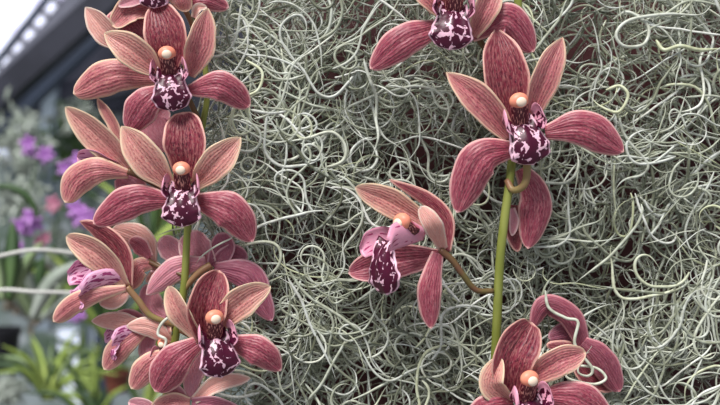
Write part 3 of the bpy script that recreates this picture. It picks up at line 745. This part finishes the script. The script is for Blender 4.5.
# bright translucent roof pane, the perforated truss along it, the dark roof beyond
def plate(name, pxs, D, th, mat, parent=None):
    n = len(pxs); V = [PB(x, y, D) for x, y in pxs] + [PB(x, y, D) + np.array([0, th, 0]) for x, y in pxs]
    F = [tuple(range(n)), tuple(range(2 * n - 1, n - 1, -1))] + [(i, (i + 1) % n, (i + 1) % n + n, i + n) for i in range(n)]
    return mesh_obj(name, V, F, mat, parent, smooth=False)
k = NT('lit_roof_pane'); tc = k.n('ShaderNodeTexCoord').outputs['Object']
c = k.mix(k.step(k.noise(tc, 7.0, 2), .50, .66), lin(222, 226, 246), lin(176, 166, 206))
k.inp(k.b, 'Base Color', c); k.inp(k.b, 'Emission Color', c); k.inp(k.b, 'Emission Strength', .85)
r_ = empty('roof_truss', PB(29, 35, 2.0)); tag(r_, 'pale perforated roof truss slanting along the bright roof pane', 'truss')
dx, dy = -.62, .784; ox, oy = .784, .62; c0 = (29, 35)
def along(a, b): return (c0[0] + dx * a + ox * b, c0[1] + dy * a + oy * b)
w = plate('window_1', [along(-150, 10), along(-150, -90), along(150, -90), along(150, 10)], 2.15, .01, k.m); tag(w, kind='structure')
bar('chord', along(-100, -8), along(100, -8), 2.0, 2.0, 6, 'post_dark', r_)
bar('chord', along(-100, 8), along(100, 8), 2.0, 2.0, 6, 'metal_grey', r_)
for i in range(-5, 6): bar('strut', along(i * 17.5 + 8.7, -8), along(i * 17.5 + 8.7, 7), 2.0, 2.0, 6, 'metal_grey', r_)
w = plate('ceiling', [along(-130, 10), (420, -90), (420, 110), (120, 112), (-60, 124), along(90, 10)], 2.45, .03, M['wood_dark']); tag(w, kind='structure')
o = bar('roof_beam', (190, -74), (-40, 132), 1.75, 1.75, 24, 'wood_dark'); tag(o, 'wide dark roof beam slanting across the upper left', 'beam')
o = bar('gutter', (120, -40), (-30, 112), 1.9, 1.9, 13, 'metal_grey'); tag(o, 'grey gutter running beside the dark roof beam', 'gutter')
o = bar('shade_rail', (190, -56), (-30, 152), 1.95, 1.95, 20, 'post_dark'); tag(o, 'slate grey rail under the dark roof beam', 'rail')
o = bar('roof_beam', (-30, 112), (170, 76), 2.3, 2.3, 22, 'wood_dark'); tag(o, 'dark crossbeam at the back of the greenhouse above the vertical post', 'beam')
o = bar('greenhouse_post', (52, 40), (44, 330), 2.08, 2.08, 13, 'post'); tag(o, 'pale blue grey vertical post behind the purple flowers', 'post')
o = bar('bench_leg', (104, 330), (103, 470), 1.3, 1.3, 13, 'post_dark'); tag(o, 'slate bench leg low beside the terracotta pot', 'leg')
o = bar('bench_leg', (88, 320), (86, 470), 1.7, 1.7, 8, 'post'); tag(o, 'pale narrow bench leg behind the spidery plant', 'leg')
for y0, y1, y2, lab in ((258, 250, 253, 'upper white cable curving behind the profile bloom'), (292, 292, 293, 'lower white cable running level behind the profile bloom')):
    path = catmull([PB(-40, y0 + 8, .35), PB(0, y0 - 2, .35), PB(35, y1, .35), PB(75, y2, .36), PB(130, y2 + 3, .36)], 30)
    V, F = tube(path, [2.0 * sc(.35)] * 30, 8); tag(mesh_obj('cable', V, F, M['cable']), lab, 'cable', 'white cables')

def spray(c, D, n, size, mat, label, grp, stemto=None, spread=9):
    o = empty('orchid_spray', PB(c[0], c[1], D)); tag(o, label, 'orchid', grp)
    k_ = sc(D)
    st = catmull([PB(c[0], c[1] - spread, D), PB(c[0] + 2, c[1] + 10, D), PB(*(stemto or (c[0] + 8, c[1] + 50)), D + .02)], 12)
    V, F = tube(st, [.8 * k_] * 12, 6); mesh_obj('stem', V, F, M['leaf_deep'], o)
    for i in range(n):
        cc = PB(c[0] + random.uniform(-spread, spread), c[1] + random.uniform(-spread * .8, spread * .8), D + random.uniform(-.02, .02))
        VV, FF = [], []
        for j in range(5):
            a = 2 * PI * j / 5 + i
            tip = cc + np.array([math.cos(a), -.2 + random.uniform(-.3, .3), math.sin(a)]) * size * k_
            V, F = leafmesh([cc, (cc + tip) / 2 + np.array([0, -.1 * size * k_, 0]), tip], size * k_ * .62, .55, .5)
            FF += [tuple(x + len(VV) for x in f_) for f_ in F]; VV += V
        mesh_obj('flower', VV, FF, M[mat], o)
GP = 'purple orchid sprays in the greenhouse'
spray((36, 150), 1.1, 4, 9, 'purple', 'pale purple orchid spray beside the upright post', GP, (20, 215), 12)
spray((73, 164), 1.0, 3, 9, 'purple', 'purple orchid spray peeping out left of the hooked sepal', GP, (60, 225), 8)
spray((82, 213), .9, 6, 10, 'purple', 'brightest purple orchid spray under the middle sepal', GP, (70, 290), 10)
spray((26, 222), .9, 4, 10, 'purple', 'purple orchid spray above the white cables', GP, (30, 290), 9)
spray((17, 246), .9, 2, 9, 'purple', 'purple orchid spray touching the upper white cable', GP, (24, 300), 5)
spray((55, 206), 1.0, 2, 8, 'pinkf', 'pink orchid spray between two purple ones', GP, (52, 260), 6)
spray((40, 240), .9, 3, 7, 'pinkf', 'small pink orchid spray just above the upper cable', GP, (44, 300), 6)
spray((78, 318), .9, 2, 8, 'purple', 'dark purple orchid spray below the profile bloom', GP, (80, 360), 5)

def strap_plant(c, D, n, length, w, mats, label, spread=1.0, group='strap leaved plants in the greenhouse', lo=-.9, hi=.9, droop=.7):
    o = empty('strap_leaf_plant', PB(c[0], c[1], D)); tag(o, label, 'plant', group)
    k_ = sc(D)
    for i in range(n):
        a = random.uniform(lo, hi); L = length * random.uniform(.6, 1.1) * k_
        b = PB(c[0] + random.uniform(-6, 6), c[1], D + random.uniform(-.05, .05))
        d = np.array([math.sin(a), random.uniform(-.4, .4), math.cos(a)])
        m_ = b + d * L * .55; e = b + d * L + np.array([math.sin(a) * .25 * L, 0, -droop * abs(math.sin(a)) * L * .6])
        V, F = leafmesh([b, m_, e], w * k_ * random.uniform(.7, 1.2), .45, .8)
        mesh_obj('leaf', V, F, M[random.choice(mats)], o)
strap_plant((48, 400), 1.0, 26, 78, 6, ['leaf_fresh', 'leaf_fresh', 'leaf_deep', 'leaf_pale'], 'spidery light green plant low between the pot and the bench legs')
strap_plant((80, 392), 1.2, 18, 80, 5, ['leaf_fresh', 'leaf_deep'], 'spidery plant in front of the pale bench leg')
strap_plant((96, 430), .9, 12, 80, 7, ['leaf_fresh', 'leaf_deep', 'leaf_deep'], 'narrow leaved plant at the foot of the left flower spike')
strap_plant((6, 300), .6, 7, 96, 16, ['leaf_pale', 'leaf_pale', 'leaf_deep'], 'broad leaved pale green plant at the left edge behind the cables', lo=-.4, hi=.7, droop=.3)
strap_plant((36, 320), .8, 9, 84, 14, ['leaf_deep', 'leaf_grey', 'leaf_pale'], 'dark broad leaved plant under the purple sprays', lo=-.8, hi=.9, droop=.4)
strap_plant((110, 340), 1.15, 22, 110, 9, ['leaf_deep', 'leaf_deep', 'leaf_fresh'], 'dark leafy plant filling the gap behind the left flower spike', lo=-1.0, hi=1.0, droop=.4)
strap_plant((150, 420), 1.55, 20, 130, 10, ['leaf_deep', 'leaf_grey', 'leaf_fresh'], 'tall leafy plant behind the lower blooms and the green stem', lo=-.8, hi=.8, droop=.3)
strap_plant((150, 250), 1.3, 22, 110, 10, ['leaf_deep', 'leaf_grey', 'leaf_fresh'], 'leafy plant behind the middle blooms beside the board', lo=-1.1, hi=1.1, droop=.3)
V, F = leafmesh([PB(-14, 186, .6), PB(12, 188, .6), PB(30, 200, .6), PB(38, 222, .6)], 8 * sc(.6)); tag(mesh_obj('arching_leaf', V, F, M['leaf_deep']), 'single dark leaf arching in from the left edge', 'leaf')

# hanging tufts of grey air plants far behind
def tuft(c, D, n, R, mat, label, seed, cat='hanging plant'):
    gg = np.random.default_rng(seed); k_ = sc(D)
    V, F = [], []
    for i in range(n):
        p = PB(c[0] + gg.normal(0, R[0] * .45), c[1] + gg.normal(0, R[1] * .45), D + gg.normal(0, .02))
        d = gg.normal(size=3); d /= np.linalg.norm(d); L = gg.uniform(8, 20) * k_
        v, f_ = leafmesh([p, p + d * L * .5 + np.array([0, 0, .15 * L]), p + d * L], gg.uniform(3, 7) * k_, .4)
        F += [tuple(x + len(V) for x in q) for q in f_]; V += v
    tag(mesh_obj('air_plant_tuft', V, F, M[mat]), label, cat, 'grey tufts hung in the greenhouse')
tuft((20, 145), 1.7, 160, (30, 34), 'leaf_grey', 'grey green tuft left of the pale post', 21)
tuft((74, 150), 1.9, 150, (22, 46), 'leaf_deep', 'dark green tuft right of the pale post', 22)
tuft((74, 120), 1.8, 60, (20, 18), 'leaf_grey', 'small grey tuft high beside the top of the pale post', 23)
tuft((20, 200), 1.45, 130, (34, 26), 'leaf_grey', 'grey green tuft above the arching leaf', 24)
tuft((30, 300), 1.6, 150, (26, 26), 'bark', 'brownish root tuft under the lower white cable', 25)
tuft((62, 262), 1.8, 150, (26, 30), 'leaf_grey', 'grey tuft seen between the two white cables', 26)
tuft((96, 300), 1.9, 120, (26, 30), 'leaf_deep', 'dark tuft behind the lower profile bloom', 27)
tuft((8, 392), 1.3, 90, (16, 16), 'leaf_grey', 'grey green tuft at the lower left corner', 28)

def pot(c, D, r, h, mat, label):
    k_ = sc(D); O = PB(c[0], c[1], D)
    prof = [(0, 0), (r * .72, 0), (r * .95, h * .85), (r * 1.06, h * .85), (r * 1.06, h), (r * .92, h), (r * .88, h * .8), (0, h * .8)]
    V = []; n = 24
    for a, b in prof:
        for j in range(n): V.append(O + k_ * np.array([a * math.cos(2 * PI * j / n), a * math.sin(2 * PI * j / n), b]))
    F = [(i * n + j, i * n + (j + 1) % n, (i + 1) * n + (j + 1) % n, (i + 1) * n + j) for i in range(len(prof) - 1) for j in range(n)]
    tag(mesh_obj('plant_pot', V, F, M[mat], smooth=False), label, 'plant pot')
pot((4, 372), 1.2, 16, 44, 'pot', 'black plant pot at the left edge')
pot((117, 392), 1.15, 13, 20, 'terra', 'terracotta pot beside the slate bench leg')

# far wall of the greenhouse: hazy panels, and the ground
k = NT('far_glazing'); tc = k.n('ShaderNodeTexCoord').outputs['Object']
nz = k.noise(tc, 6.0, 4); n2 = k.noise(tc, 14.0, 2)
c = k.mix(k.step(nz, .35, .65), lin(150, 162, 168), lin(92, 110, 98)); c = k.mix(k.math('MULTIPLY', k.step(n2, .55, .7), .7), c, lin(200, 208, 218))
k.inp(k.b, 'Base Color', c); k.inp(k.b, 'Roughness', .6)
A = PB(-60, 92, 2.6); B_ = PB(330, 470, 2.6)
w = box('wall_far', A[0], B_[0], 2.6, 2.65, B_[2], A[2], k.m); tag(w, kind='structure')
k2 = NT('lit_far_pane'); k2.inp(k2.b, 'Base Color', lin(214, 222, 240)); k2.inp(k2.b, 'Emission Color', lin(214, 222, 240)); k2.inp(k2.b, 'Emission Strength', .6)
for n_, (a, b, c_, d) in enumerate(((58, 92, 330, 352), (66, 90, 358, 405), (-6, 20, 120, 160))):
    w = plate('window_%d' % (n_ + 2), [(a, c_), (b, c_), (b, d), (a, d)], 2.55, .02, k2.m); tag(w, kind='structure')
w = box('floor', -3.0, 2.0, -.8, 2.65, B_[2] - .03, B_[2], simple('floor_gravel', lin(110, 108, 104), .9, lin(80, 80, 76), 30)); tag(w, kind='structure')

# ------------------------------------------------------------------ light and camera
wd = bpy.data.worlds.new('daylight'); bpy.context.scene.world = wd; wd.use_nodes = True
bg = wd.node_tree.nodes['Background']; bg.inputs[0].default_value = (.88, .92, 1.0, 1); bg.inputs[1].default_value = 0.42
sun = bpy.data.lights.new('sun', 'SUN'); sun.energy = 4.3; sun.angle = math.radians(24); sun.color = (1, .97, .93)
so = bpy.data.objects.new('sun', sun); C.objects.link(so); so.rotation_euler = Vector((-.28, -.55, .9)).to_track_quat('Z', 'Y').to_euler()

cd = bpy.data.cameras.new('camera'); cam = bpy.data.objects.new('camera', cd); C.objects.link(cam)
cam.location = (0, -CAM, 0); cam.rotation_euler = (PI / 2, 0, 0)
cd.sensor_width = 36; cd.lens = 36 * CAM / (720 * PX); cd.clip_start = .01; cd.clip_end = 50
cd.dof.use_dof = True; cd.dof.focus_distance = CAM + .004; cd.dof.aperture_fstop = 8.0
s = bpy.context.scene; s.camera = cam
s.view_settings.view_transform = 'Standard'; s.view_settings.look = 'None'; s.view_settings.gamma = 1; s.view_settings.exposure = 0.0
s.cycles.use_denoising = True
